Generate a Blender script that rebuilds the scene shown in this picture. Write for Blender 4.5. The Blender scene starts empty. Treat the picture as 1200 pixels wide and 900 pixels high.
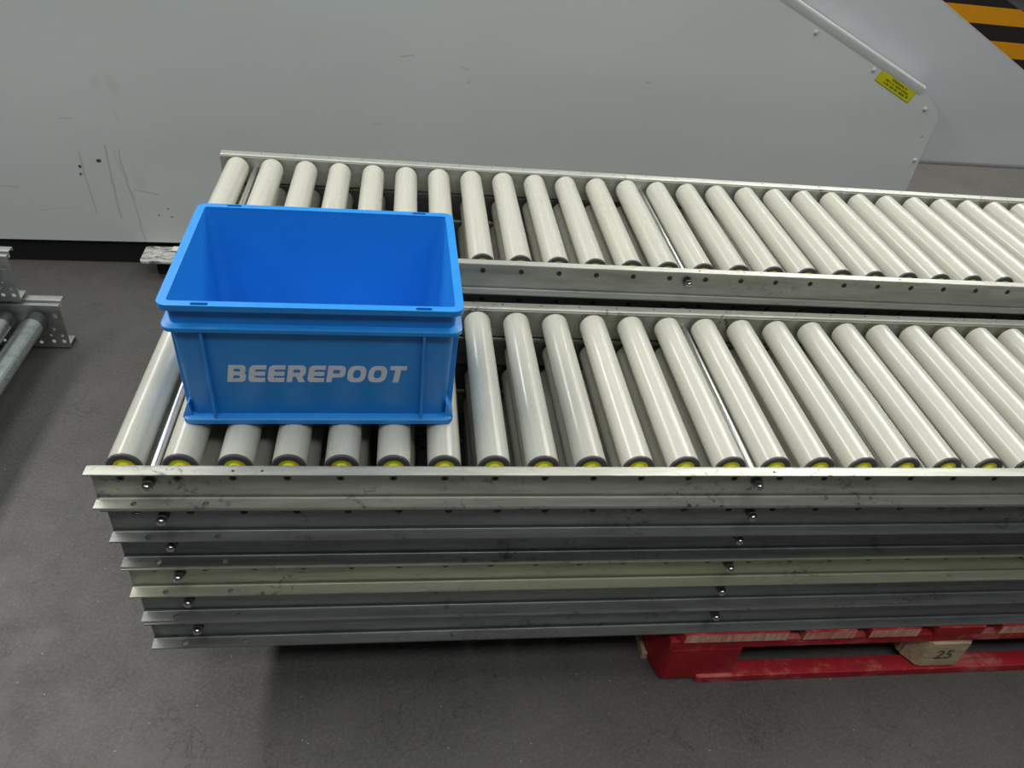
import bpy, bmesh, math, random
from mathutils import Matrix, Vector

random.seed(7)
scene = bpy.context.scene
C = scene.collection
ZO = 0.556                      # floor is z = 0; the near stack's top flange lies at z = ZO
PI = math.pi

# ------------------------------------------------------------------ materials
def srgb(r, g, b):
    f = lambda c: (c / 255 / 12.92) if c / 255 <= 0.04045 else ((c / 255 + 0.055) / 1.055) ** 2.4
    return (f(r), f(g), f(b), 1.0)

class MT:
    """small wrapper around one node material"""
    def __init__(s, name):
        s.m = bpy.data.materials.new(name); s.m.use_nodes = True
        s.nt = s.m.node_tree; s.N = s.nt.nodes; s.L = s.nt.links
        s.b = s.N['Principled BSDF']
    def node(s, t, **kw):
        n = s.N.new(t)
        for k, v in kw.items(): setattr(n, k, v)
        return n
    def link(s, a, b): s.L.new(a, b)
    shift = False
    def coord(s, scale=(1, 1, 1), out='Object', rot=(0, 0, 0)):
        t = s.node('ShaderNodeTexCoord'); mp = s.node('ShaderNodeMapping')
        if s.shift:                                                # every copy gets its own wear
            oi = s.node('ShaderNodeObjectInfo'); cx = s.node('ShaderNodeCombineXYZ')
            s.link(s.math('MULTIPLY', oi.outputs['Random'], 37.0), cx.inputs[0])
            s.link(s.math('MULTIPLY', oi.outputs['Random'], 91.0), cx.inputs[1]); s.link(cx.outputs[0], mp.inputs['Location'])
        mp.inputs['Scale'].default_value = scale; mp.inputs['Rotation'].default_value = rot
        s.link(t.outputs[out], mp.inputs['Vector']); return mp.outputs['Vector']
    def noise(s, vec, scale, detail=4, rough=0.55, dist=0.0):
        n = s.node('ShaderNodeTexNoise'); n.inputs['Scale'].default_value = scale
        n.inputs['Detail'].default_value = detail; n.inputs['Roughness'].default_value = rough
        n.inputs['Distortion'].default_value = dist
        s.link(vec, n.inputs['Vector']); return n.outputs['Fac']
    def ramp(s, fac, stops):
        r = s.node('ShaderNodeValToRGB'); e = r.color_ramp.elements
        while len(e) < len(stops): e.new(0.5)
        for i, (p, c) in enumerate(stops):
            e[i].position = p; e[i].color = c if len(c) == 4 else (*c, 1)
        s.link(fac, r.inputs['Fac']); return r.outputs['Color']
    def mix(s, fac, a, b, mode='MIX'):
        n = s.node('ShaderNodeMix', data_type='RGBA', blend_type=mode)
        for sock, v in ((n.inputs[0], fac), (n.inputs[6], a), (n.inputs[7], b)):
            if isinstance(v, (int, float)): sock.default_value = v
            elif isinstance(v, tuple): sock.default_value = v
            else: s.link(v, sock)
        return n.outputs[2]
    def math(s, op, a, b=0.0, c=0.0):
        n = s.node('ShaderNodeMath', operation=op)
        for i, v in enumerate((a, b, c)):
            if isinstance(v, (int, float)): n.inputs[i].default_value = v
            else: s.link(v, n.inputs[i])
        return n.outputs[0]
    def maprange(s, v, a, b, c, d):
        n = s.node('ShaderNodeMapRange'); s.link(v, n.inputs[0])
        for i, x in enumerate((a, b, c, d)): n.inputs[i + 1].default_value = x
        return n.outputs[0]
    def bump(s, h, strength=0.2, dist=0.001):
        n = s.node('ShaderNodeBump'); n.inputs['Strength'].default_value = strength
        n.inputs['Distance'].default_value = dist
        s.link(h, n.inputs['Height']); s.link(n.outputs['Normal'], s.b.inputs['Normal'])
    def set(s, **kw):
        names = dict(color='Base Color', rough='Roughness', metal='Metallic', spec='Specular IOR Level',
                     coat='Coat Weight', coat_rough='Coat Roughness')
        for k, v in kw.items():
            sock = s.b.inputs[names[k]]
            if isinstance(v, (int, float, tuple)): sock.default_value = v
            else: s.link(v, sock)
        return s

def galvanised(name, base, rough=0.42, metal=0.75, dirt=0.5, tint=None):
    t = MT(name); t.shift = True
    v = t.coord((3, 22, 22)); big = t.noise(v, 3.0, 5, 0.6)
    v2 = t.coord((1, 1, 1)); fine = t.noise(v2, 60, 6, 0.7, 0.6)
    scr = t.noise(t.coord((1.2, 90, 90), rot=(0, 0, 0.05)), 6, 3, 0.7)
    c = tuple(x for x in base[:3])
    lo = tuple(x * 0.80 for x in c); hi = tuple(min(1, x * 1.12) for x in c)
    col = t.ramp(big, [(0.3, lo), (0.7, hi)])
    if tint:
        col = t.mix(t.maprange(t.noise(v2, 5, 3), 0.4, 0.65, 0, 0.7), col, tint)
    mask = t.math('MULTIPLY', t.maprange(fine, 0.54, 0.64, 0, 1), t.maprange(t.noise(v2, 8, 4), 0.50, 0.66, 0, dirt))
    col = t.mix(mask, col, (0.028, 0.027, 0.024, 1))
    t.set(color=col, metal=metal, rough=t.maprange(scr, 0.3, 0.7, rough - 0.09, rough + 0.12))
    t.bump(scr, 0.06, 0.0006)
    return t.m

def plain(name, col, rough=0.5, metal=0.0, var=0.08, scale=40, bump=0.0, spec=0.5):
    t = MT(name)
    n = t.noise(t.coord(), scale, 5, 0.6)
    c = col[:3]
    t.set(color=t.ramp(n, [(0.3, tuple(x * (1 - var) for x in c)), (0.7, tuple(min(1, x * (1 + var)) for x in c))]),
          rough=rough, metal=metal, spec=spec)
    if bump: t.bump(n, bump, 0.001)
    return t.m

M = {}
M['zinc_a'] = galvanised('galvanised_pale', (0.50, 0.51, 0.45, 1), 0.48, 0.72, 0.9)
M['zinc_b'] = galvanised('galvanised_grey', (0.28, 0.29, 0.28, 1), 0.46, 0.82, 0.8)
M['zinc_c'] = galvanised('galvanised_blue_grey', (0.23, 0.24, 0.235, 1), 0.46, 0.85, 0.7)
M['zinc_d'] = galvanised('galvanised_straw', (0.46, 0.47, 0.385, 1), 0.48, 0.72, 0.7, (0.44, 0.45, 0.32, 1))
M['zinc_far'] = galvanised('galvanised_clean', (0.52, 0.53, 0.48, 1), 0.46, 0.70, 0.5)
M['zinc_left'] = galvanised('galvanised_bracket', (0.62, 0.63, 0.62, 1), 0.44, 0.92, 0.15)
M['cap_left'] = plain('dark_grey_end_cap', srgb(74, 78, 78), 0.35, 0.3, 0.06, 60)
M['rod'] = plain('bright_zinc_rod', (0.62, 0.63, 0.62, 1), 0.28, 0.9, 0.06, 60)
M['chrome'] = plain('bright_zinc_bolt', (0.62, 0.62, 0.60, 1), 0.18, 1.0, 0.10, 90)
M['washer'] = plain('dull_zinc_washer', (0.25, 0.25, 0.24, 1), 0.4, 0.9, 0.12, 90)
M['cap'] = plain('charcoal_plastic', srgb(76, 74, 77), 0.5, 0, 0.08, 60)
M['bearing'] = plain('yellow_plastic', srgb(205, 205, 30), 0.45, 0, 0.05, 60)
M['axle'] = plain('dark_steel_axle', (0.13, 0.125, 0.105, 1), 0.5, 0.6, 0.3, 120)
M['black'] = plain('black_paint', (0.006, 0.006, 0.007, 1), 0.7, 0, 0.2, 10)
M['block_raw'] = None

# roller tube: off-white plastic with faint wear along the tube
def roller_mat(name, c, rough=0.24):
    t = MT(name); t.shift = True
    along = t.noise(t.coord((60, 2.0, 60)), 3, 4, 0.6)
    cloud = t.noise(t.coord((14, 3, 14)), 2, 5, 0.65)
    col = t.ramp(along, [(0.3, tuple(x * 0.93 for x in c)), (0.7, tuple(min(1, x * 1.04) for x in c))])
    col = t.mix(t.maprange(cloud, 0.50, 0.72, 0, 0.22), col, (c[0] * .62, c[1] * .61, c[2] * .56, 1))
    t.set(color=col, rough=t.maprange(cloud, 0.3, 0.7, rough - 0.05, rough + 0.09), spec=0.5)
    t.bump(t.noise(t.coord((20, 5, 20)), 3, 3), 0.12, 0.002)
    return t.m
M['tube'] = roller_mat('off_white_roller_tube', srgb(192, 192, 180)[:3])
M['steel_tube'] = galvanised('galvanised_roller_tube', (0.54, 0.60, 0.59, 1), 0.22, 0.80, 0.2)

# crate plastic
t = MT('blue_polypropylene')
n1 = t.noise(t.coord(), 14, 5, 0.6); n2 = t.noise(t.coord((1, 1, 6)), 30, 5, 0.7)
c = t.ramp(n1, [(0.3, (0.014, 0.250, 0.70)), (0.7, (0.018, 0.270, 0.75))])
t.set(color=c, rough=t.maprange(n2, 0.3, 0.7, 0.34, 0.46), spec=0.6)
t.bump(n2, 0.03, 0.0005); M['blue'] = t.m
M['print'] = plain('pale_grey_print', srgb(216, 218, 224), 0.6, 0, 0.05, 80)

# pallet paint: red, worn to bare wood
def wood_paint(name, red, wood, wear, axis):
    t = MT(name)
    sc = {'x': (3, 40, 40), 'y': (40, 3, 40)}[axis]
    g = t.noise(t.coord(sc), 3, 5, 0.65); w = t.noise(t.coord(), 13, 6, 0.7); d = t.noise(t.coord(), 45, 4)
    col = t.ramp(w, [(0.3, tuple(x * 0.75 for x in red)), (0.7, tuple(x * 1.15 for x in red))])
    m = t.math('MULTIPLY', t.maprange(w, 0.62 - wear, 0.72 - wear, 0, 1), t.maprange(g, 0.38, 0.55, 0.1, 1))
    col = t.mix(m, col, wood)
    col = t.mix(t.maprange(d, 0.58, 0.75, 0, 0.5), col, (0.05, 0.03, 0.025, 1))
    t.set(color=col, rough=0.62); t.bump(g, 0.35, 0.002)
    return t.m
RED = srgb(172, 26, 38)[:3]; WOOD = srgb(196, 168, 132)
M['red_x'] = wood_paint('worn_red_paint_along', RED, srgb(186, 104, 98), 0.13, 'x')
M['red_y'] = wood_paint('worn_red_paint_across', RED, srgb(186, 104, 98), 0.12, 'y')
M['red_block'] = wood_paint('red_paint_block', srgb(164, 18, 30)[:3], srgb(170, 66, 62), 0.07, 'x')
t = MT('end_grain_rubbed')
g = t.noise(t.coord((70, 6, 5), rot=(0, 0.35, 0)), 2.2, 5, 0.7); w = t.noise(t.coord((1, 1, 1)), 11, 4)
col = t.ramp(g, [(0.3, srgb(140, 84, 70)[:3]), (0.5, srgb(214, 164, 146)[:3]), (0.7, srgb(232, 200, 168)[:3])])
col = t.mix(t.maprange(w, 0.46, 0.64, 0.05, 0.65), col, (*srgb(190, 62, 64)[:3], 1))
t.set(color=col, rough=0.75); t.bump(g, 0.5, 0.002); M['endgrain'] = t.m
t = MT('bare_wood_block')
g = t.noise(t.coord((5, 30, 40)), 3, 6, 0.7)
t.set(color=t.ramp(g, [(0.3, srgb(150, 132, 104)[:3]), (0.65, srgb(205, 188, 152)[:3])]), rough=0.8)
t.bump(g, 0.5, 0.002); M['block_raw'] = t.m
M['ink'] = plain('dark_branded_ink', srgb(88, 74, 60), 0.8, 0, 0.2, 60)

# concrete floor
t = MT('concrete_floor')
v = t.coord()
cl = t.noise(v, 2.2, 6, 0.6); md = t.noise(v, 11, 8, 0.65, 0.4); fn = t.noise(v, 150, 5, 0.7)
col = t.ramp(cl, [(0.3, (0.062, 0.059, 0.056)), (0.7, (0.104, 0.099, 0.092))])
col = t.mix(t.maprange(md, 0.35, 0.70, 0.0, 0.55), col, (0.055, 0.054, 0.053, 1))
col = t.mix(t.maprange(fn, 0.45, 0.68, 0, 0.42), col, (0.17, 0.164, 0.153, 1))
vor = t.node('ShaderNodeTexVoronoi', feature='DISTANCE_TO_EDGE'); vor.inputs['Scale'].default_value = 5.5
wv = t.node('ShaderNodeVectorMath', operation='ADD')
nz = t.node('ShaderNodeTexNoise'); nz.inputs['Scale'].default_value = 9; nz.inputs['Detail'].default_value = 6
t.link(v, nz.inputs['Vector'])
sc = t.node('ShaderNodeVectorMath', operation='SCALE'); sc.inputs['Scale'].default_value = 0.30
t.link(nz.outputs['Color'], sc.inputs[0]); t.link(v, wv.inputs[0]); t.link(sc.outputs[0], wv.inputs[1])
t.link(wv.outputs[0], vor.inputs['Vector'])
crack = t.math('MULTIPLY', t.maprange(vor.outputs['Distance'], 0.0, 0.012, 1, 0), t.maprange(t.noise(v, 3.1, 3), 0.52, 0.60, 0, 0.55))
col = t.mix(crack, col, (0.02, 0.02, 0.02, 1))
# tiny pale grit lying in the surface
gv = t.node('ShaderNodeTexVoronoi', feature='F1'); gv.inputs['Scale'].default_value = 95; t.link(v, gv.inputs['Vector'])
gm = t.math('MULTIPLY', t.maprange(gv.outputs['Distance'], 0.0, 0.16, 1, 0),
            t.math('GREATER_THAN', t.node('ShaderNodeSeparateColor').outputs[0], 2.0))
sepn = [n for n in t.N if n.bl_idname == 'ShaderNodeSeparateColor'][0]
t.link(gv.outputs['Color'], sepn.inputs[0])
gt = [n for n in t.N if n.bl_idname == 'ShaderNodeMath' and n.operation == 'GREATER_THAN'][0]
gt.inputs[1].default_value = 0.975
col = t.mix(gm, col, (0.55, 0.54, 0.50, 1))
t.set(color=col, rough=t.maprange(md, 0.3, 0.7, 0.42, 0.62), spec=0.45)
t.bump(t.math('ADD', fn, t.math('MULTIPLY', md, 2.0)), 0.30, 0.0022)
M['floor'] = t.m

# machine paint with its scuffs and streaks (coordinates are x, z of the panel)
def panel_mat(name, base, marks=True):
    t = MT(name)
    v = t.coord()
    cl = t.noise(t.coord((0.8, 1, 2.2)), 1.6, 4, 0.5)
    ch = base[:3]
    col = t.ramp(cl, [(0.3, tuple(x * 0.95 for x in ch)), (0.7, tuple(x * 1.05 for x in ch))])
    sm = t.noise(t.coord((5, 1, 28), rot=(0, 0.12, 0)), 3.1, 5, 0.7, 0.3)
    col = t.mix(t.maprange(sm, 0.70, 0.76, 0, 0.35), col, tuple(x * 0.55 for x in ch) + (1,))
    if marks:
        sep = t.node('ShaderNodeSeparateXYZ'); t.link(v, sep.inputs[0])
        X, Z = sep.outputs[0], sep.outputs[2]
        wob = t.math('MULTIPLY', t.math('SUBTRACT', t.noise(v, 9, 2), 0.5), 0.02)
        X = t.math('ADD', X, wob)
        def seg(x0, z0, x1, z1, wd, strength, colr):
            nonlocal col
            dx, dz = x1 - x0, z1 - z0; l2 = dx * dx + dz * dz + 1e-9
            px = t.math('SUBTRACT', X, x0); pz = t.math('SUBTRACT', Z, z0)
            h = t.math('DIVIDE', t.math('ADD', t.math('MULTIPLY', px, dx), t.math('MULTIPLY', pz, dz)), l2)
            h = t.math('MINIMUM', t.math('MAXIMUM', h, 0.0), 1.0)
            ex = t.math('SUBTRACT', px, t.math('MULTIPLY', h, dx)); ez = t.math('SUBTRACT', pz, t.math('MULTIPLY', h, dz))
            d = t.math('SQRT', t.math('ADD', t.math('MULTIPLY', ex, ex), t.math('MULTIPLY', ez, ez)))
            col = t.mix(t.maprange(d, wd * 0.4, wd, strength, 0), col, colr)
        dk = (0.03, 0.03, 0.03, 1); gy = (0.40, 0.40, 0.385, 1); br = (0.52, 0.50, 0.42, 1)
        z0 = ZO
        for a in ((-.468, -.211, -.462, -.210, .007, 1, dk), (-.520, -.229, -.519, -.232, .005, 1, dk),
                  (-.522, -.255, -.521, -.253, .005, .9, dk), (-.327, -.379, -.327, -.378, .003, 1, dk),
                  (-.297, -.357, -.296, -.357, .003, 1, dk), (-.291, -.383, -.290, -.383, .003, 1, dk),
                  (-.515, -.187, -.505, -.380, .005, .55, gy), (-.437, -.163, -.437, -.392, .006, .6, gy),
                  (-.402, -.174, -.380, -.477, .005, .55, gy), (-.415, -.180, -.385, -.330, .004, .45, gy),
                  (-.385, .024, -.380, .008, .022, .30, br), (-.425, .024, -.430, .008, .016, .22, br),
                  (-.379, -.297, -.316, -.310, .004, .6, gy), (-.540, -.089, -.508, -.088, .003, .7, gy),
                  (-.745, -.300, -.704, -.304, .005, .5, gy), (-.660, -.375, -.567, -.363, .003, .4, gy),
                  (.398, .140, .440, .146, .004, .55, gy), (.58, .124, .60, .116, .004, .6, gy),
                  (.602, .078, .612, .084, .005, .6, gy), (.325, -.058, .345, -.054, .004, .5, gy),
                  (1.137, .114, 1.150, .115, .004, .6, gy), (-.395, -.060, -.385, -.085, .006, .25, br),
                  (-.36, -.27, -.355, -.275, .02, .22, br)):
            seg(a[0], a[1] + z0, a[2], a[3] + z0, a[4] * (.65 if a[6] is gy else 1), *a[5:])
    t.set(color=col, rough=t.maprange(sm, 0.3, 0.7, 0.36, 0.46), spec=0.45)
    return t.m
M['panel'] = panel_mat('light_grey_machine_paint', (0.66, 0.70, 0.685, 1))
M['panel2'] = panel_mat('cool_grey_machine_paint', (0.64, 0.655, 0.68, 1), marks=False)
t = MT('scraped_white_plate')
w = t.noise(t.coord((6, 20, 6)), 6, 6, 0.7, 0.5)
t.set(color=t.ramp(w, [(0.40, (0.10, 0.10, 0.10)), (0.52, (0.60, 0.60, 0.58)), (0.8, (0.76, 0.76, 0.73))]), rough=0.5)
M['plate'] = t.m
M['sticker'] = plain('yellow_sticker', srgb(214, 210, 14), 0.4, 0, 0.04, 30)
M['sticker_ink'] = plain('olive_print', srgb(104, 104, 16), 0.5, 0, 0.1, 30)
M['stripe_y'] = plain('amber_stripe', srgb(222, 150, 12), 0.5, 0, 0.08, 12)
M['stripe_k'] = plain('black_stripe', srgb(40, 34, 34), 0.5, 0, 0.1, 12)
M['grey_steel'] = plain('grey_steel_guard', srgb(128, 132, 132), 0.45, 0.3, 0.08, 14)

# ------------------------------------------------------------------ mesh helpers
def finish(bm, mats, smooth=None):
    bmesh.ops.recalc_face_normals(bm, faces=bm.faces[:])
    if smooth is not None:
        for f in bm.faces: f.smooth = True
        for e in bm.edges:
            if len(e.link_faces) == 2 and e.calc_face_angle(0) > math.radians(smooth): e.smooth = False
    me = bpy.data.meshes.new('mesh'); bm.to_mesh(me); bm.free()
    for m in (mats if isinstance(mats, (list, tuple)) else [mats]): me.materials.append(m)
    return me

def link(name, me, parent=None, loc=None, rot=None):
    o = bpy.data.objects.new(name, me); C.objects.link(o)
    if parent: o.parent = parent
    if loc: o.location = loc
    if rot: o.rotation_euler = rot
    return o

def part(name, bm, mats, parent=None, smooth=None, loc=None, rot=None):
    return link(name, finish(bm, mats, smooth), parent, loc, rot)

def empty(name, loc=(0, 0, 0), rz=0.0):
    o = bpy.data.objects.new(name, None); C.objects.link(o)
    o.location = loc; o.rotation_euler = (0, 0, rz); o.empty_display_size = 0.05
    return o

def tag(o, label, cat, group=None):
    o['label'] = label; o['category'] = cat
    if group: o['group'] = group
    return o

def box(bm, x0, x1, y0, y1, z0, z1, bev=0.0, mi=0):
    r = bmesh.ops.create_cube(bm, size=1.0)
    for v in r['verts']:
        v.co = Vector((x0 + (v.co.x + .5) * (x1 - x0), y0 + (v.co.y + .5) * (y1 - y0), z0 + (v.co.z + .5) * (z1 - z0)))
    fs = {f for v in r['verts'] for f in v.link_faces}
    for f in fs: f.material_index = mi
    if bev:
        es = {e for v in r['verts'] for e in v.link_edges}
        g = bmesh.ops.bevel(bm, geom=list(es), offset=bev, segments=2, profile=0.6, affect='EDGES')
        for f in g['faces']: f.material_index = mi

def lathe(bm, prof, n=32, axis='y', closed=False, mi=0, at=(0, 0, 0), phase=0.0):
    """prof: list of (radius, along)"""
    rings = []
    for r, a in prof:
        ring = []
        for i in range(n):
            th = 2 * PI * i / n + phase
            u, w = r * math.cos(th), r * math.sin(th)
            p = {'y': (u, a, w), 'z': (u, w, a), 'x': (a, u, w)}[axis]
            ring.append(bm.verts.new((p[0] + at[0], p[1] + at[1], p[2] + at[2])))
        rings.append(ring)
    pairs = list(zip(rings[:-1], rings[1:])) + ([(rings[-1], rings[0])] if closed else [])
    for A, B in pairs:
        for i in range(n):
            f = bm.faces.new((A[i], A[(i + 1) % n], B[(i + 1) % n], B[i])); f.material_index = mi
    if not closed:
        for ring, r in ((rings[0], prof[0][0]), (rings[-1], prof[-1][0])):
            if r > 1e-5:
                f = bm.faces.new(ring); f.material_index = mi

def plate(bm, outline, holes, t, mat):
    """flat plate with real holes; mat maps (u, v, w) to the bmesh's space, w in 0..t"""
    cu = bpy.data.curves.new('tmp', 'CURVE'); cu.dimensions = '2D'; cu.fill_mode = 'BOTH'; cu.extrude = t / 2
    for pts in [outline] + list(holes):
        s = cu.splines.new('POLY'); s.points.add(len(pts) - 1)
        for q, (u, v) in zip(s.points, pts): q.co = (u, v, 0, 1)
        s.use_cyclic_u = True
    ob = bpy.data.objects.new('tmp', cu)
    me = ob.to_mesh()
    b2 = bmesh.new(); b2.from_mesh(me)
    bmesh.ops.remove_doubles(b2, verts=b2.verts[:], dist=1e-6)
    vm = {}
    for v in b2.verts: vm[v] = bm.verts.new(mat @ Vector((v.co.x, v.co.y, v.co.z + t / 2)))
    for f in b2.faces:
        try: bm.faces.new([vm[v] for v in f.verts])
        except ValueError: pass
    b2.free(); ob.to_mesh_clear()
    bpy.data.objects.remove(ob); bpy.data.curves.remove(cu)

def disc(u, v, r, n=14, ph=0.0, ru=None):
    return [(u + (ru or r) * math.cos(2 * PI * i / n + ph), v + r * math.sin(2 * PI * i / n + ph)) for i in range(n)]

def rrect(hx, hy, r, n=6, cx=0, cy=0):
    out = []
    for sx, sy, a0 in ((1, 1, 0), (-1, 1, PI / 2), (-1, -1, PI), (1, -1, 3 * PI / 2)):
        for i in range(n + 1):
            a = a0 + PI / 2 * i / n
            out.append((cx + sx * (hx - r) + r * math.cos(a), cy + sy * (hy - r) + r * math.sin(a)))
    return out

def loft(bm, loops, closed=True, mi=0):
    """loops: list of lists of 3-D points with equal counts, joined in order (closed = the last joins the first)"""
    rs = [[bm.verts.new(p) for p in lp] for lp in loops]
    n = len(rs[0])
    for A, B in list(zip(rs[:-1], rs[1:])) + ([(rs[-1], rs[0])] if closed else []):
        for i in range(n):
            f = bm.faces.new((A[i], A[(i + 1) % n], B[(i + 1) % n], B[i])); f.material_index = mi
    return rs

def prism(bm, poly, d0, d1, mat):
    a = [bm.verts.new(mat @ Vector((u, v, d0))) for u, v in poly]
    b = [bm.verts.new(mat @ Vector((u, v, d1))) for u, v in poly]
    bm.faces.new(a); bm.faces.new(b[::-1])
    n = len(a)
    for i in range(n): bm.faces.new((a[i], a[(i + 1) % n], b[(i + 1) % n], b[i]))

XZ = Matrix(((1, 0, 0, 0), (0, 0, 1, 0), (0, 1, 0, 0), (0, 0, 0, 1)))      # (u,v,w) -> (u, w, v)
XY = Matrix.Identity(4)
def at(M_, x=0, y=0, z=0): return Matrix.Translation((x, y, z)) @ M_

# ------------------------------------------------------------------ roller conveyors of the two stacks
H = 0.0667; LEN = 2.40; X0 = 0.0377; PITCH = 0.075; NR = 32; TH = 0.0025
ZR = -0.0258; R = 0.025; YF, YB = 0.0192, 0.4160; YW = 0.4245
RODS = (0.0752, 0.9752, 1.8752); ROD_Z = -0.031

HR = H - 0.0004
def rail_bm(sign):
    """front rail (sign -1, flanges towards -y) or back rail (sign +1); web outer face at y = 0 (front) / YW (back)"""
    bm = bmesh.new(); rb = 0.0045; rl = 0.0042
    y_out = 0.0 if sign < 0 else YW
    fl = 0.020; fb = 0.022
    holes = [disc(X0 + PITCH * k, ZR, 0.0056, 12) for k in range(NR)]
    wy = y_out if sign < 0 else y_out - TH
    plate(bm, [(0, -HR + rl), (LEN, -HR + rl), (LEN, -rb), (0, -rb)], holes, TH, at(XZ, 0, wy, 0))
    small = [disc(0.012 + PITCH * k * 1.0, 0.011 if sign < 0 else 0.013, 0.0021, 8) for k in range(1, NR)] if sign > 0 else \
            [disc(x, 0.012, 0.0022, 8) for x in (0.193, 0.232, 0.99, 1.42)]
    def flange(z, w, hol, r_):
        pts = [(0, r_), (LEN, r_), (LEN, w), (0, w)]
        m = Matrix(((1, 0, 0, 0), (0, sign, 0, y_out), (0, 0, 1, z), (0, 0, 0, 1)))
        plate(bm, pts, hol, TH, m)
    flange(-TH, fl, small, rb)
    flange(-HR, fb, [disc(x, 0.0135, 0.0045, 14) for x in (0.052, 0.149, 2.25, 2.348)], rl)
    for zc, zs, rb in ((-rb, 1, rb), (-HR + rl, -1, rl)):                       # the two bends
        ring = []
        for i in range(6):
            a = PI / 2 * i / 5
            cy = y_out + sign * rb; dy = -sign * math.cos(a); dz = zs * math.sin(a)
            ring.append(((cy + dy * rb, zc + dz * rb), (cy + dy * (rb - TH), zc + dz * (rb - TH))))
        vs = [[[bm.verts.new((x, *q)) for q in pr] for pr in ring] for x in (0, LEN)]
        for i in range(5):
            for s in (0, 1):
                bm.faces.new((vs[0][i][s], vs[1][i][s], vs[1][i + 1][s], vs[0][i + 1][s]))
        for e in (0, 1):
            for i in range(5): bm.faces.new((vs[e][i][0], vs[e][i][1], vs[e][i + 1][1], vs[e][i + 1][0]))
    return bm

RAIL_F = None
def meshes():
    g = {}
    g['front_rail'] = rail_bm(-1); g['back_rail'] = rail_bm(1)
    b = bmesh.new()
    cl = 0.004
    lathe(b, [(R - .0015, YF + cl), (R, YF + cl), (R, YB - cl), (R - .0015, YB - cl)], 40, 'y', closed=True); g['tube'] = b
    b = bmesh.new()                                                # dark moulded end ring
    lathe(b, [(.0155, YF + .0015), (.0165, YF), (.0232, YF), (.0247, YF + .0012), (R, YF + cl), (.0155, YF + cl)], 40, 'y', closed=True); g['cap_f'] = b
    b = bmesh.new()
    lathe(b, [(.0165, YB - .0015), (.0175, YB), (.0232, YB), (.0247, YB - .0012), (R, YB - cl), (.0165, YB - cl)], 40, 'y', closed=True); g['cap_b'] = b
    b = bmesh.new()                                                # yellow bearing
    lathe(b, [(.0065, YF - .003), (.009, YF - .003), (.0105, YF + .0005), (.0156, YF + .0012), (.0156, YF + .006), (.0065, YF + .006)], 32, 'y', closed=True); g['bear_f'] = b
    b = bmesh.new()
    lathe(b, [(.0065, YB + .003), (.009, YB + .003), (.0105, YB - .0005), (.0165, YB - .0012), (.0165, YB - .006), (.0065, YB - .006)], 32, 'y', closed=True); g['bear_b'] = b
    b = bmesh.new()                                                # hexagonal axle ending in the holes of the webs
    lathe(b, [(.0030, .0026), (.0030, .0008), (.0048, .0004), (.0053, .0010), (.0053, YW - .0010), (.0048, YW - .0004)], 6, 'y', phase=0.3); g['axle'] = b
    b = bmesh.new(); lathe(b, [(.0062, TH + .0002), (.0066, TH + .0012), (.0066, YW - TH - .0012), (.0062, YW - TH - .0002)], 20, 'y'); g['rod'] = b
    b = bmesh.new()                                                # washer, hexagon nut and domed cap
    lathe(b, [(.0098, -.0001), (.0098, -.0018), (.0085, -.0021)], 24, 'y', mi=1)
    lathe(b, [(.0080, -.0021), (.0088, -.0030), (.0088, -.0085), (.0076, -.0095)], 6, 'y', mi=1)
    lathe(b, [(.0072, -.0093), (.0072, -.0125), (.0066, -.0155), (.0052, -.0178), (.0030, -.0192), (.0004, -.0197)], 24, 'y', mi=0)
    g['bolt_f'] = b
    b = bmesh.new()
    lathe(b, [(.0098, YW + .0001), (.0098, YW + .0018), (.0085, YW + .0021)], 24, 'y', mi=1)
    lathe(b, [(.0080, YW + .0021), (.0088, YW + .003), (.0088, YW + .0085), (.0076, YW + .0095)], 6, 'y', mi=1)
    lathe(b, [(.0072, YW + .0093), (.0072, YW + .0125), (.0052, YW + .0178), (.0004, YW + .0197)], 24, 'y', mi=0)
    g['bolt_b'] = b
    # a roller too deep in the stack to show its parts: one mesh
    b = bmesh.new()
    lathe(b, [(.0060, TH + .001), (.0060, YF), (.0232, YF), (.0247, YF + .0012), (R, YF + cl), (R, YB - cl), (.0247, YB - .0012), (.0232, YB), (.006, YB), (.006, YW - TH - .001)], 32, 'y')
    for f in b.faces:
        c = f.calc_center_median(); r = math.hypot(c.x, c.z)
        f.material_index = 1 if (c.y < YF + cl or c.y > YB - cl) else 0
    g['deep'] = b
    out = {}
    for k, b in g.items():
        mats = {'front_rail': [M['zinc_a']], 'back_rail': [M['zinc_a']], 'tube': [M['tube']], 'cap_f': [M['cap']], 'cap_b': [M['cap']],
                'bear_f': [M['bearing']], 'bear_b': [M['bearing']], 'axle': [M['axle']], 'rod': [M['rod']],
                'bolt_f': [M['chrome'], M['washer']], 'bolt_b': [M['chrome'], M['washer']], 'deep': [M['tube'], M['cap']]}[k]
        out[k] = finish(b, mats, 35)
    return out
G = meshes()
RAIL_VARIANT = {}
def rail_mesh(kind, m):
    key = (kind, m.name)
    if key not in RAIL_VARIANT:
        me = G[kind].copy(); me.materials.clear(); me.materials.append(m); RAIL_VARIANT[key] = me
    return RAIL_VARIANT[key]

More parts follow.
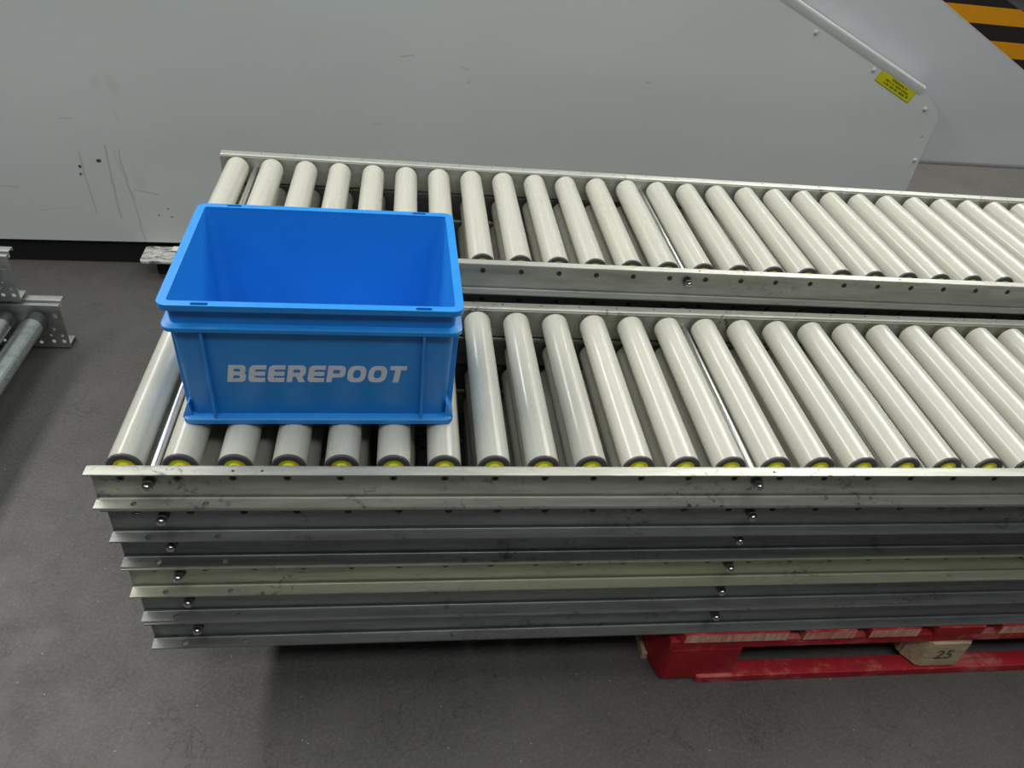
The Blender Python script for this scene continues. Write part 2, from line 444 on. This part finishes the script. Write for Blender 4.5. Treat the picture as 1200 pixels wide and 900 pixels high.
def conveyor(loc, rz, mat, rollers, label, group):
    """rollers: 'full' (roller with sub-parts), 'deep' (one mesh each) or None"""
    root = empty('roller_conveyor', loc, rz)
    tag(root, label, 'roller conveyor', group)
    link('front_rail', rail_mesh('front_rail', mat), root)
    link('back_rail', rail_mesh('back_rail', mat), root)
    for x in RODS:
        rd = link('tie_rod', G['rod'], root, (x, 0, ROD_Z))
        link('bolt', G['bolt_f'], rd); link('bolt', G['bolt_b'], rd)
    for k in range(NR if rollers else 0):
        x = X0 + PITCH * k
        rot = (0, random.uniform(0, 6.28), 0)
        if rollers == 'full':
            r = link('roller', G['tube'], root, (x, 0, ZR), rot)
            link('end_cap', G['cap_f'], r); link('end_cap', G['cap_b'], r)
            link('bearing', G['bear_f'], r); link('bearing', G['bear_b'], r)
            link('axle', G['axle'], r)
        else:
            link('roller', G['deep'], root, (x, 0, ZR), rot)
    return root

GN = 'conveyors stacked at the front'; GF = 'conveyors stacked behind, by the machine'
near = [  # dx, dy, material, rollers, label
    (0.0000, 0.0000, 'zinc_a', 'full', 'topmost conveyor of the front stack, white rollers, carrying the blue crate'),
    (0.0089, -0.0035, 'zinc_b', 'deep', 'grey-railed conveyor second from the top of the front stack, under the crate conveyor'),
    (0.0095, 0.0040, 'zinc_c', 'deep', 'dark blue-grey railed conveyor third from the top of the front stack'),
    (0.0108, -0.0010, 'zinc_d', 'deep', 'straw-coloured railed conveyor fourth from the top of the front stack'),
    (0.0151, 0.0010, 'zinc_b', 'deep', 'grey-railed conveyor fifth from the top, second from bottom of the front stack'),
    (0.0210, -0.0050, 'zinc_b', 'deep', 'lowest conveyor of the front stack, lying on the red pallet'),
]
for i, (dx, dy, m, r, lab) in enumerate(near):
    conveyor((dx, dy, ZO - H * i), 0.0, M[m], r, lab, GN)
ords = ['topmost conveyor of the rear stack, clean white rollers beside the grey machine panel',
        'second conveyor from the top of the rear stack, seen between the white rollers',
        'third conveyor from the top of the rear stack behind the crate',
        'fourth conveyor from the top of the rear stack, middle one',
        'fifth conveyor from the top of the rear stack',
        'sixth conveyor from the top of the rear stack, second from its bottom',
        'lowest conveyor of the rear stack, lying on the back half of the red pallet']
FZ = ZO + H + 0.0006
for i, lab in enumerate(ords):
    dx = (0.0114, 0.0150, 0.012, 0.016, 0.014, 0.018, 0.015)[i]; dy = (0, .002, -.002, .001, 0, .002, 0)[i]
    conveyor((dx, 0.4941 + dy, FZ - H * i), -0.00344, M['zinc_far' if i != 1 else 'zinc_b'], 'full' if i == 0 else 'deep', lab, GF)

# ------------------------------------------------------------------ pallets
def pallet(loc, label, marked):
    """1.15 x 1.0 m, 0.156 m high; local origin at the front left corner on the floor, deck boards along y"""
    root = empty('wooden_pallet', loc); tag(root, label, 'pallet')
    W, D, HT = 1.152, 1.0, loc_h
    zt = HT; zd = zt - .026; zs = zd - .025; zb = .020
    def board(name, x0, x1, y0, y1, z0, z1, mat, end=None, par=root, bev=.0018):
        b = bmesh.new(); box(b, x0, x1, y0, y1, z0, z1, bev)
        if end:
            for f in b.faces:
                if f.calc_center_median().y < y0 + .0008 and f.calc_area() > 1e-4: f.material_index = 1
        return part(name, b, [mat] + ([end] if end else []), par)
    for j, (x0, x1) in enumerate(((0, .221), (.252, .357), (.386, .490), (.525, .627), (.662, .766), (.795, .900), (.931, 1.152))):
        b = bmesh.new(); c = .012 if j in (0, 6) else 0
        pts = [(x0 + (.018 if j == 0 else 0), 0), (x1 - (.018 if j == 6 else 0), 0), (x1, .022 if j == 6 else 0), (x1, D), (x0, D), (x0, .022 if j == 0 else 0)]
        pp = []
        for q in pts:
            if not pp or (abs(pp[-1][0] - q[0]) + abs(pp[-1][1] - q[1])) > 1e-6: pp.append(q)
        prism(b, pp, zd, zt, XY)
        bmesh.ops.recalc_face_normals(b, faces=b.faces[:])
        for f in b.faces:
            if f.normal.y < -.9: f.material_index = 1
        bmesh.ops.bevel(b, geom=b.edges[:], offset=.0015, segments=1, affect='EDGES')
        part('deck_board', b, [M['red_y'], M['endgrain'] if j != 3 else M['red_block']], root)
    for y0, y1 in ((.004, .149), (.43, .57), (.851, .996)):
        board('stringer_board', -.004, W + .004, y0, y1, zs, zd, M['red_x'])
        board('bottom_board', .072, W, y0 - .008, y0 + .026, 0, zb, M['red_x'])
        for x0, x1 in ((.0, .145), (.525, .627), (1.007, 1.152)):
            b = bmesh.new(); box(b, x0, x1, y0, y1, zb, zs, .004)
            if x0 == 0 and y0 < .1:                                # sawn-off corner
                b.free(); b = bmesh.new()
                prism(b, [(-.016, y0 + .055), (.002, y0 - .001), (x1, y0 - .001), (x1, y1), (-.016, y1)], .006, zs, XY)
                bmesh.ops.bevel(b, geom=b.edges[:], offset=.003, segments=2, affect='EDGES')
            raw = marked and y0 < .1 and x0 > .3 and x0 < .8
            if raw:
                b.free(); b = bmesh.new()
                c = .030
                prism(b, [(x0 - .012, y0 + .03), (x0 + .012, y0 - .004), (x1, y0 - .004), (x1, y1), (x0 - .012, y1)], zb, zs, XY)
                bmesh.ops.bevel(b, geom=b.edges[:], offset=.005, segments=2, affect='EDGES')
            bl = part('block', b, M['block_raw'] if raw else M['red_block'], root)
            if raw:
                bl['label'] = 'bare wood block stamped 25'
                cu = bpy.data.curves.new('stamp', 'FONT'); cu.body = '25'; cu.size = .040; cu.extrude = .0006
                cu.align_x = 'CENTER'; cu.align_y = 'CENTER'
                ob = bpy.data.objects.new('stamp', cu); me = bpy.data.meshes.new_from_object(ob)
                bpy.data.objects.remove(ob); me.materials.append(M['ink'])
                link('stamp', me, bl, (.580, y0 - .0043, (zb + zs) / 2), (PI / 2, 0, 0))
    board('side_board', -.024, .070, .052, D - .05, 0, .0195, M['block_raw'])
    return root
loc_h = ZO - 6 * H
pallet((0.928, -0.0305, 0), 'worn red wooden pallet on the floor under the conveyor stacks', True)

# ------------------------------------------------------------------ the blue crate
CR = empty('storage_crate', (0.3015, 0.2335, ZO - 0.0004), math.radians(0.9))
tag(CR, 'blue plastic stacking crate with white lettering standing on the front rollers', 'crate')
CZ = 0.2095; HX, HY = 0.2025, 0.1500
def L3(hx, hy, r, z, n=6): return [(x, y, z) for x, y in rrect(hx, hy, r, n)]
b = bmesh.new()
loft(b, [L3(HX - .018, HY - .018, .012, .001), L3(HX - .016, HY - .016, .012, .006), L3(HX - .0105, HY - .0105, .012, .168), L3(HX - .0085, HY - .0085, .012, CZ - .0036),
         L3(HX - .0122, HY - .0122, .006, CZ - .0030), L3(HX - .0140, HY - .0140, .016, .170), L3(HX - .0215, HY - .0215, .024, .006), L3(HX - .03, HY - .03, .02, .0045)], closed=False)
# floor, inner and outer
b.verts.ensure_lookup_table()
n = 28
b.faces.new([b.verts[i] for i in range(n)]); b.faces.new([b.verts[7 * n + i] for i in range(n)][::-1])
body = part('body', b, M['blue'], CR, 40)
b = bmesh.new()                                                    # top rim with its four slots
sl = lambda cx, cy: rrect(.0112, .0032, .0025, 3, cx, cy)
plate(b, rrect(HX, HY, .015, 8), [rrect(HX - .0122, HY - .0122, .005, 4)] + [sl(x, s * (HY - .0052)) for x in (-.147, .147) for s in (1, -1)], .0035, at(XY, 0, 0, CZ - .0035))
o1 = rrect(HX, HY, .015, 8); o2 = rrect(HX - .0022, HY - .0022, .0135, 8)
loft(b, [[(x, y, CZ - .0034) for x, y in o1], [(x, y, CZ - .0085) for x, y in o1], [(x, y, CZ - .0085) for x, y in o2], [(x, y, CZ - .0034) for x, y in o2]])
part('rim', b, M['blue'], CR, 40)
b = bmesh.new()                                                    # stacking ledge below the rim
i_ = [(x, y) for x, y in rrect(HX - .0112, HY - .0112, .012, 8)]; o_ = rrect(HX, HY, .016, 8); o2 = rrect(HX - .0018, HY - .0018, .0145, 8)
loft(b, [[(x, y, .1755) for x, y in i_], [(x, y, .1740) for x, y in o2], [(x, y, .1730) for x, y in o_], [(x, y, .1672) for x, y in o_], [(x, y, .1672) for x, y in o2], [(x, y, .1710) for x, y in o2], [(x, y, .1715) for x, y in i_]])
part('stacking_ledge', b, M['blue'], CR, 40)
b = bmesh.new()                                                    # foot skirt
bx, by = HX - .0045, HY - .0040
i_ = rrect(HX - .0175, HY - .0175, .012, 8); o_ = rrect(bx, by, .013, 8); o2 = rrect(bx - .002, by - .002, .012, 8)
loft(b, [[(x, y, .0125) for x, y in i_], [(x, y, .0100) for x, y in o2], [(x, y, .0086) for x, y in o_], [(x, y, .0010) for x, y in o_], [(x, y, .0000) for x, y in o2], [(x, y, .0000) for x, y in i_]])
part('foot_skirt', b, M['blue'], CR, 40)
def ins(z): return .0105 + (.168 - z) / .162 * .0055                # outer wall inset at height z
for sx in (-1, 1):                                                 # sloping flares at the short ends
    b = bmesh.new()
    y1 = HY - .012
    pts = [(HX - ins(.034) - .001, .034), (HX - ins(.034) + .0012, .034), (bx, .0095), (bx, .006), (HX - .018, .006)]
    m = Matrix(((sx, 0, 0, 0), (0, 0, 1, 0), (0, 1, 0, 0), (0, 0, 0, 1)))
    prism(b, pts, -y1, y1, m); part('end_flare', b, M['blue'], CR)
def rib(x, y, along, w=.0038):
    b = bmesh.new()
    if along == 'x':
        s = 1 if y > 0 else -1
        pts = [(-w / 2, 0), (w / 2, 0)]
        q = [(HY - ins(.168) - .002, .168), (HY - .0012, .168), (HY - .0028, .100), (HY - .0050, .009), (HY - ins(.009) - .002, .009)]
        m = Matrix(((0, 0, 1, x), (s, 0, 0, 0), (0, 1, 0, 0), (0, 0, 0, 1)))
    else:
        s = 1 if x > 0 else -1
        q = [(HX - ins(.168) - .002, .168), (HX - .0012, .168), (HX - .0028, .100), (HX - .0050, .009), (HX - ins(.009) - .002, .009)]
        m = Matrix(((s, 0, 0, 0), (0, 0, 1, y), (0, 1, 0, 0), (0, 0, 0, 1)))
    prism(b, q, -w / 2, w / 2, m)
    bmesh.ops.recalc_face_normals(b, faces=b.faces[:])
    bmesh.ops.bevel(b, geom=b.edges[:], offset=.0006, segments=1, affect='EDGES')
    part('rib', b, M['blue'], CR)
for s in (-1, 1):
    for x in (-.151, .1485): rib(x, s, 'x')
    for y in (-.108, .108): rib(s, y, 'y')
# lettering: heavy rounded capitals, leaning
def glyph(ch):
    """(outline, holes) on a box 0..w x 0..1"""
    t_, h_ = .30, .235
    if ch == 'T': return .92, [[(0, 1), (.92, 1), (.92, 1 - h_), (.62, 1 - h_), (.62, 0), (.30, 0), (.30, 1 - h_), (0, 1 - h_)]], []
    if ch == 'E':
        w = .90
        o = [(w, 1), (.22, 1), (.10, .96), (.03, .88), (0, .76), (0, .22), (.03, .11), (.10, .03), (.22, 0), (w, 0), (w, h_), (.38, h_), (.32, .28), (.31, .385), (w * .96, .385), (w * .96, .615), (.31, .615), (.31, .70), (.38, 1 - h_), (w, 1 - h_)]
        return w, [o], []
    def arc(cx, cy, rx, ry, a0, a1, n=7):
        e = .72
        out = []
        for i in range(n + 1):
            a = math.radians(a0 + (a1 - a0) * i / n); c, s = math.cos(a), math.sin(a)
            out.append((cx + rx * math.copysign(abs(c) ** e, c), cy + ry * math.copysign(abs(s) ** e, s)))
        return out
    if ch == 'O':
        w = 1.02
        return w, [arc(w / 2, .5, w / 2, .5, 0, 359, 40)], [arc(w / 2, .5, w / 2 - t_, .5 - h_, 0, 359, 32)]
    if ch == 'P':
        w = .98
        o = [(0, 0), (0, 1), (w - .32, 1)] + arc(w - .32, .645, .32, .355, 90, -90, 12)[1:] + [(t_, .29), (t_, 0)]
        hl = [(t_, 1 - h_), (w - .40, 1 - h_)] + arc(w - .40, .645, .10, .12, 90, -90, 6) + [(w - .40, .525), (t_, .525)]
        return w, [o], [hl]
    if ch == 'R':
        w = 1.0
        o = [(0, 0), (0, 1), (w - .34, 1)] + arc(w - .34, .67, .32, .33, 90, -60, 12)[1:] + [(w - .20, .36), (w, 0), (w - .35, 0), (w - .52, .33), (t_, .33), (t_, 0)]
        hl = [(t_, 1 - h_), (w - .42, 1 - h_)] + arc(w - .42, .66, .10, .105, 90, -90, 6) + [(w - .42, .555), (t_, .555)]
        return w, [o], [hl]
    if ch == 'B':
        w = .98
        o = [(0, 0), (0, 1), (w - .36, 1)] + arc(w - .36, .745, .31, .255, 90, -30, 8)[1:] + [(w - .12, .53)] + arc(w - .33, .28, .33, .28, 30, -90, 8)
        h1 = [(t_, .80), (w - .42, .80)] + arc(w - .42, .70, .09, .09, 80, -80, 4) + [(w - .42, .61), (t_, .61)]
        h2 = [(t_, .40), (w - .42, .40)] + arc(w - .42, .30, .10, .095, 80, -80, 4) + [(w - .42, .20), (t_, .20)]
        return w, [o], [h1, h2]
LH = .0305; shear = .20
b = bmesh.new(); x = 0.0
word = 'BEEREPOOT'
tot = sum(glyph(c)[0] for c in word) + .13 * 8
kx = .2500 / (tot * LH)
for ch in word:
    w, outs, holes = glyph(ch)
    tr = lambda P: [((x + u + shear * v) * LH * kx, v * LH) for u, v in P]
    plate(b, tr(outs[0]), [tr(h) for h in holes], .0006, at(XZ, 0, 0, 0))
    x += w + .13
zt_ = .073
part('lettering', b, M['print'], CR, loc=(-.1285, -(HY - ins(zt_)) - .0008, zt_), rot=(math.radians(1.95), math.radians(-.4), 0))

# ------------------------------------------------------------------ the grey machine behind
MC = empty('conveyor_machine', (0, 1.4886, 0), 0.029)
tag(MC, 'large light grey machine with sheet-steel side panels standing behind the conveyor stacks', 'machine')
zb_ = ZO - .484
def slope(x): return .372 + ZO - .4215 * (x - 1.536)
OUT = [(-2.6, zb_ - .005), (2.143, zb_ + .03), (2.143, ZO + .064), (2.118, ZO + .100), (2.052, ZO + .155), (1.35, slope(1.35)), (-2.6, slope(1.35))]
b = bmesh.new()
plate(b, OUT, [disc(2.1134, ZO + .001, .004, 10)], .004, at(XZ, 0, 0, 0))
part('side_panel', b, M['panel'], MC)
b = bmesh.new()                                                    # folded edge: a shallow ridge along the sloping top and the nose
edge = [(-2.6, slope(1.35)), (1.35, slope(1.35)), (2.052, ZO + .155)]
def offs(pl, d):
    out = []
    for i, q in enumerate(pl):
        a = pl[max(i - 1, 0)]; c_ = pl[min(i + 1, len(pl) - 1)]
        tx, tz = c_[0] - a[0], c_[1] - a[1]; l = math.hypot(tx, tz); out.append((q[0] - tz / l * d, q[1] + tx / l * d))
    return out
def pr3(pl, y): return [Vector((x_, y, z_)) for x_, z_ in pl]
prof = [(-.026, .0005), (-.022, -.0016), (-.005, -.0048), (-.001, -.0050), (.003, -.003), (.006, .004), (.006, .040), (-.004, .040), (-.004, .004)]
rows = [pr3(offs(edge, d), y) for d, y in prof]
vs = [[b.verts.new(p_) for p_ in r_] for r_ in rows]
for i in range(len(vs)):
    A, B = vs[i], vs[(i + 1) % len(vs)]
    for j in range(len(edge) - 1): b.faces.new((A[j], A[j + 1], B[j + 1], B[j]))
b.faces.new([r_[0] for r_ in vs]); b.faces.new([r_[-1] for r_ in vs][::-1])
part('folded_edge', b, M['panel'], MC, 30)
# chute sheet behind, with a rolled lower lip and a folded upper edge
b = bmesh.new()
up = lambda x_: ZO + .397 - .464 * (x_ - 2.0208)
plate(b, [(1.30, ZO - .093), (3.02, ZO - .093), (3.05, up(3.05)), (1.84, up(1.84)), (1.30, up(1.84))], [], .004, at(XZ, 0, .05, 0))
loft(b, [[Vector((x_, .050 + .024 * (1 - math.cos(a)), ZO - .093 - .024 * math.sin(a))) for a in [PI / 2 * i / 10 for i in range(11)]] + [Vector((x_, .054 + .020 * (1 - math.cos(a)), ZO - .093 - .020 * math.sin(a))) for a in [PI / 2 * i / 10 for i in range(10, -1, -1)]] for x_ in (1.30, 3.02)], closed=False)
part('chute_panel', b, M['panel2'], MC, 40)
b = bmesh.new()
m = Matrix(((1, 0, 0, 0), (0, 0, 1, 0), (0, 1, 0, 0), (0, 0, 0, 1)))
prism(b, [(1.84, up(1.84) - .001), (3.05, up(3.05) - .001), (3.05, up(3.05) + .003), (1.84, up(1.84) + .003)], .05, .085, m)
part('chute_edge', b, M['panel2'], MC)
b = bmesh.new()                                                    # black recessed base and inner body
box(b, -2.55, 2.10, .016, .55, 0.0, zb_ + .05, 0)
part('base_plinth', b, M['black'], MC)
b = bmesh.new()
prism(b, [(-2.55, zb_ + .05), (2.10, zb_ + .05), (2.10, ZO - .25), (.9, ZO + .25), (-2.55, ZO + .25)], .06, .55, m)
part('inner_body', b, M['panel2'], MC)
b = bmesh.new()                                                    # foot plate
prism(b, rrect(.06, .048, .012, 4, -.322, -.044), ZO - .4975, ZO - .4885, XY)
bmesh.ops.bevel(b, geom=[e for e in b.edges], offset=.0012, segments=1, affect='EDGES')
fp = part('foot_plate', b, M['plate'], MC); fp['label'] = 'scraped white foot plate'
b = bmesh.new(); box(b, -.345, -.30, -.055, -.012, 0, ZO - .4975, .003); part('foot', b, M['black'], MC)
for x_, z_ in ((1.6249, .2928), (1.8543, .1998), (2.0821, .092), (2.1255, -.0775)):
    b = bmesh.new()
    lathe(b, [(.0075, -.0002), (.0075, -.0016), (.0062, -.0022)], 20, 'y', mi=0)
    lathe(b, [(.0050, -.0020), (.0055, -.0028), (.0052, -.0060), (.0030, -.0068)], 6, 'y', mi=0)
    part('bolt', b, M['panel2'], MC, 35, (x_, 0, z_ + ZO))
sa = math.atan2(-.0637, .1436)
sk = empty('x')                                                    # temporary frame for the sticker
SM = Matrix.Translation((1.9486, 0, ZO + .1555)) @ Matrix.Rotation(-sa, 4, 'Y')
bpy.data.objects.remove(sk)
b = bmesh.new()
plate(b, [(-.0785, -.0195), (.0785, -.0195), (.0785, .0195), (-.0785, .0195)], [], .0006, SM @ at(XZ, 0, -.0008, 0))
st = part('warning_label', b, M['sticker'], MC); st['label'] = 'small yellow warning label'
b = bmesh.new()
for row, (zz, xs, xe) in enumerate(((.0095, -.025, .040), (0.0, -.046, .052), (-.0095, -.046, .048))):
    xx = xs; rr = random.Random(row)
    while xx < xe:
        w_ = rr.uniform(.0022, .0042)
        if rr.random() > .16: plate(b, [(xx, zz - .0028), (xx + w_, zz - .0028), (xx + w_, zz + .0028), (xx, zz + .0028)], [], .0003, SM @ at(XZ, 0, -.0012, 0))
        xx += w_ + .0011
for q in (([(-.0785, -.0195), (.0785, -.0195), (.0785, -.0185), (-.0785, -.0185)]), ([(-.0785, .0185), (.0785, .0185), (.0785, .0195), (-.0785, .0195)]),
          ([(-.0785, -.0195), (-.0775, -.0195), (-.0775, .0195), (-.0785, .0195)]), ([(.0775, -.0195), (.0785, -.0195), (.0785, .0195), (.0775, .0195)]), disc(.060, -.008, .0042, 10)):
    plate(b, q, [], .0003, SM @ at(XZ, 0, -.0012, 0))
part('print', b, M['sticker_ink'], st)

# ------------------------------------------------------------------ hazard-striped guard in the far corner
GD = empty('striped_guard', (2.6, 3.2, 0))
tag(GD, 'black and amber striped guard standing beyond the grey chute', 'guard')
zs_ = [0.0]; tops = [-.1858, -.107, -.029, .0483, .1289, .21]
def gtop(x_): return ZO + .1639 - .385 * (x_ - 3.4575) + .0
edges_ = [0.0] + [ZO + v for v in tops]
cols = ['stripe_y', 'stripe_k', 'stripe_y', 'stripe_k', 'stripe_y', 'stripe_k']
xa, xb = 2.6, 4.2
b = bmesh.new()
prism(b, [(0, 0), (1.6, 0), (1.6, gtop(4.2) - .01), (0, gtop(2.6) - .01)], .0006, .05, m)
part('guard_plate', b, M['grey_steel'], GD)
for i in range(6):
    z0_, z1_ = (ZO - .265 if i == 0 else edges_[i]), edges_[i + 1]
    if i == 5: z1_ = gtop(2.6) - .012
    poly = [(0, z0_)]
    xr = lambda z_: min(1.6, 3.4575 + (ZO + .1639 - z_) / .385 - 2.6 - .02)
    poly = [(0.002, z0_), (xr(z0_), z0_), (max(xr(z1_), .01), z1_), (0.002, z1_)]
    b = bmesh.new(); prism(b, poly, -.0006, .0006, m)
    part('stripe', b, M[cols[i]], GD)

# ------------------------------------------------------------------ perforated conveyors at the left
def left_conveyor(loc, label):
    """local x = 0 at the right end of the rails (they run towards -x); z = 0 on its foot; back web's inner face at y = 0"""
    root = empty('perforated_conveyor', loc); tag(root, label, 'roller conveyor', 'perforated conveyors at the left edge')
    ht = .136; ln = .9; dp = -.78
    for s, y0, nm in ((1, 0.0, 'back_rail'), (-1, dp, 'front_rail')):
        b = bmesh.new()
        H_ = []
        for k in range(6):
            ox = -.150 * k
            H_ += [rrect(.0055, .0065, .002, 3, -.0165 + ox, .106), disc(-.029 + ox, .0635, .0042), disc(-.0405 + ox, .0440, .0040), disc(-.0135 + ox, .0430, .0042),
                   disc(-.0710 + ox, .0200, .0050), disc(-.0385 + ox, .0240, .0052), disc(-.0130 + ox, .0240, .0052), disc(-.1050 + ox, .0240, .0060), disc(-.092 + ox, .05, .004)]
        H_ = [h for h in H_ if all(u > -ln + .004 for u, v in h)]
        plate(b, [(-ln, .004), (0, .004), (0, ht), (-ln, ht)], H_, .0025, at(XZ, 0, y0 if s > 0 else y0 - .0025, 0))
        yo = y0 + s * .0025
        lo, hi = sorted((yo - s * .0025, yo + s * .0085)); box(b, -ln, -.001, lo, hi, ht, ht + .0022, .0006)      # inner top lip
        lo, hi = sorted((yo + s * .0165, yo + s * .040)); box(b, -ln, -.001, lo, hi, ht + .004, ht + .0062, .0006)   # outer top lip
        lo, hi = sorted((yo + s * .0085, yo + s * .0165)); box(b, -ln, -.001, lo, hi, ht - .010, ht - .0078, .0004)  # groove between them
        for q in (.0085, .0165):
            lo, hi = sorted((yo + s * q - .0009, yo + s * q + .0009)); box(b, -ln, -.001, lo, hi, ht - .010, ht + (.0022 if q < .01 else .0062), .0003)
        lo, hi = sorted((yo + s * .0385, yo + s * .040)); box(b, -ln, -.001, lo, hi, ht - .004, ht + .0062, .0003)
        lo, hi = sorted((yo - s * .001, yo + s * .040)); box(b, -ln, 0, lo, hi, .012, .0145, .0006)               # foot flange
        lo, hi = sorted((yo + s * .0375, yo + s * .040)); box(b, -ln, 0, lo, hi, 0, .0145, .0006)
        part(nm, b, M['zinc_left'], root, 30)
    for k in range(6):
        x_ = -.058 - .0775 * k
        b = bmesh.new(); lathe(b, [(.0232, dp + .034), (.0250, dp + .036), (.0250, -.045), (.0235, -.045)], 36, 'y')
        r_ = part('roller', b, M['steel_tube'], root, 35, (x_, 0, .1005))
        for y0, y1 in ((-.045, -.008), (dp + .034, dp + .008)):
            b = bmesh.new(); s = 1 if y1 > y0 else -1
            lathe(b, [(.0250, y0), (.0256, y0 + s * .002), (.0256, y1 - s * .004), (.0225, y1), (.010, y1), (.008, y1 + s * .006)], 32, 'y')
            part('end_cap', b, M['cap_left'], r_, 35)
        b = bmesh.new(); lathe(b, [(.0058, dp - .004), (.0058, .004)], 6, 'y'); part('axle', b, M['axle'], r_)
    for x_ in (-.097, -.407):
        b = bmesh.new(); box(b, x_ - .011, x_ + .011, dp + .001, -.001, .078, .082, .001)
        part('cross_strap', b, M['rod'], root)
    return root
left_conveyor((-.4700, 1.016, .0005), 'lowest perforated conveyor at the left edge, steel rollers, standing on the floor')
left_conveyor((-.5580, 1.016, .1435), 'perforated conveyor at the left edge resting directly on the lowest one')
left_conveyor((-.7050, 1.016, .2865), 'unseen perforated conveyor added on top of the left pile to shade the floor')  # out of view, added only to deepen the shade at the left

# ------------------------------------------------------------------ floor and hall
b = bmesh.new(); box(b, -7, 8, -5, 9, -.10, 0)
fl = part('floor', b, M['floor']); fl['kind'] = 'structure'
b = bmesh.new(); box(b, -7, 8, -5, 9, 5.2, 5.3)
ce = part('ceiling', b, plain('hall_ceiling', (0.35, 0.36, 0.36, 1), 0.8)); ce['kind'] = 'structure'

# ------------------------------------------------------------------ light
def area(name, loc, target, sx, sy, power, col=(1, 1, 1)):
    d = bpy.data.lights.new(name, 'AREA'); d.shape = 'RECTANGLE'; d.size = sx; d.size_y = sy; d.energy = power; d.color = col
    o = bpy.data.objects.new(name, d); C.objects.link(o); o.location = loc
    z = (Vector(loc) - Vector(target)).normalized()
    if sy > sx:                                                    # a row of tubes running along the hall (world y)
        y = (Vector((0, 1, 0)) - z * z.y).normalized(); x = y.cross(z)
    else:
        x = (Vector((1, 0, 0)) - z * z.x).normalized(); y = z.cross(x)
    o.rotation_euler = Matrix((x, y, z)).transposed().to_euler()
    return o
area('hall_lamp_left', (-3.3, 3.6, 4.2), (-0.9, 3.4, 0.5), 0.45, 9.0, 330, (1.0, 0.99, 0.95))
area('hall_lamp_middle', (-0.5, 1.6, 5.0), (-0.5, 1.6, 0.0), 1.6, 3.0, 55, (1.0, 1.0, 0.95))
area('hall_lamp_right', (3.2, 3.4, 4.9), (2.2, 3.4, 0.0), 0.3, 9.0, 170, (1.0, 1.0, 0.93))
area('panel_fill_front', (0.7, -2.3, 5.0), (0.7, 1.0, 0.6), 5.0, 0.9, 112, (0.97, 0.99, 1.0))  # added fill, not a known lamp: brightens the camera-facing machine panel
area('floor_fill_back', (4.6, 4.6, 4.9), (4.0, 3.4, 0.0), 0.4, 2.5, 150, (1.0, 1.0, 0.97))  # added fill to lift the floor patch beyond the chute

w = bpy.data.worlds.new('hall'); scene.world = w; w.use_nodes = True
bg = w.node_tree.nodes['Background']; bg.inputs['Color'].default_value = (0.92, 0.96, 1.0, 1); bg.inputs['Strength'].default_value = 0.06

# ------------------------------------------------------------------ camera
cam = bpy.data.cameras.new('camera'); co = bpy.data.objects.new('camera', cam); C.objects.link(co)
cam.sensor_width = 36; cam.sensor_fit = 'HORIZONTAL'; cam.lens = 906.84 / 1200 * 36; cam.clip_start = 0.02
co.rotation_euler = (0.90560, -0.10369, -0.10187); co.location = (0.41944, -0.80841, 0.79242 + ZO)
scene.camera = co
scene.view_settings.view_transform = 'Standard'; scene.view_settings.look = 'None'
scene.view_settings.exposure = 0.0; scene.view_settings.gamma = 1.0; scene.view_settings.use_curve_mapping = False
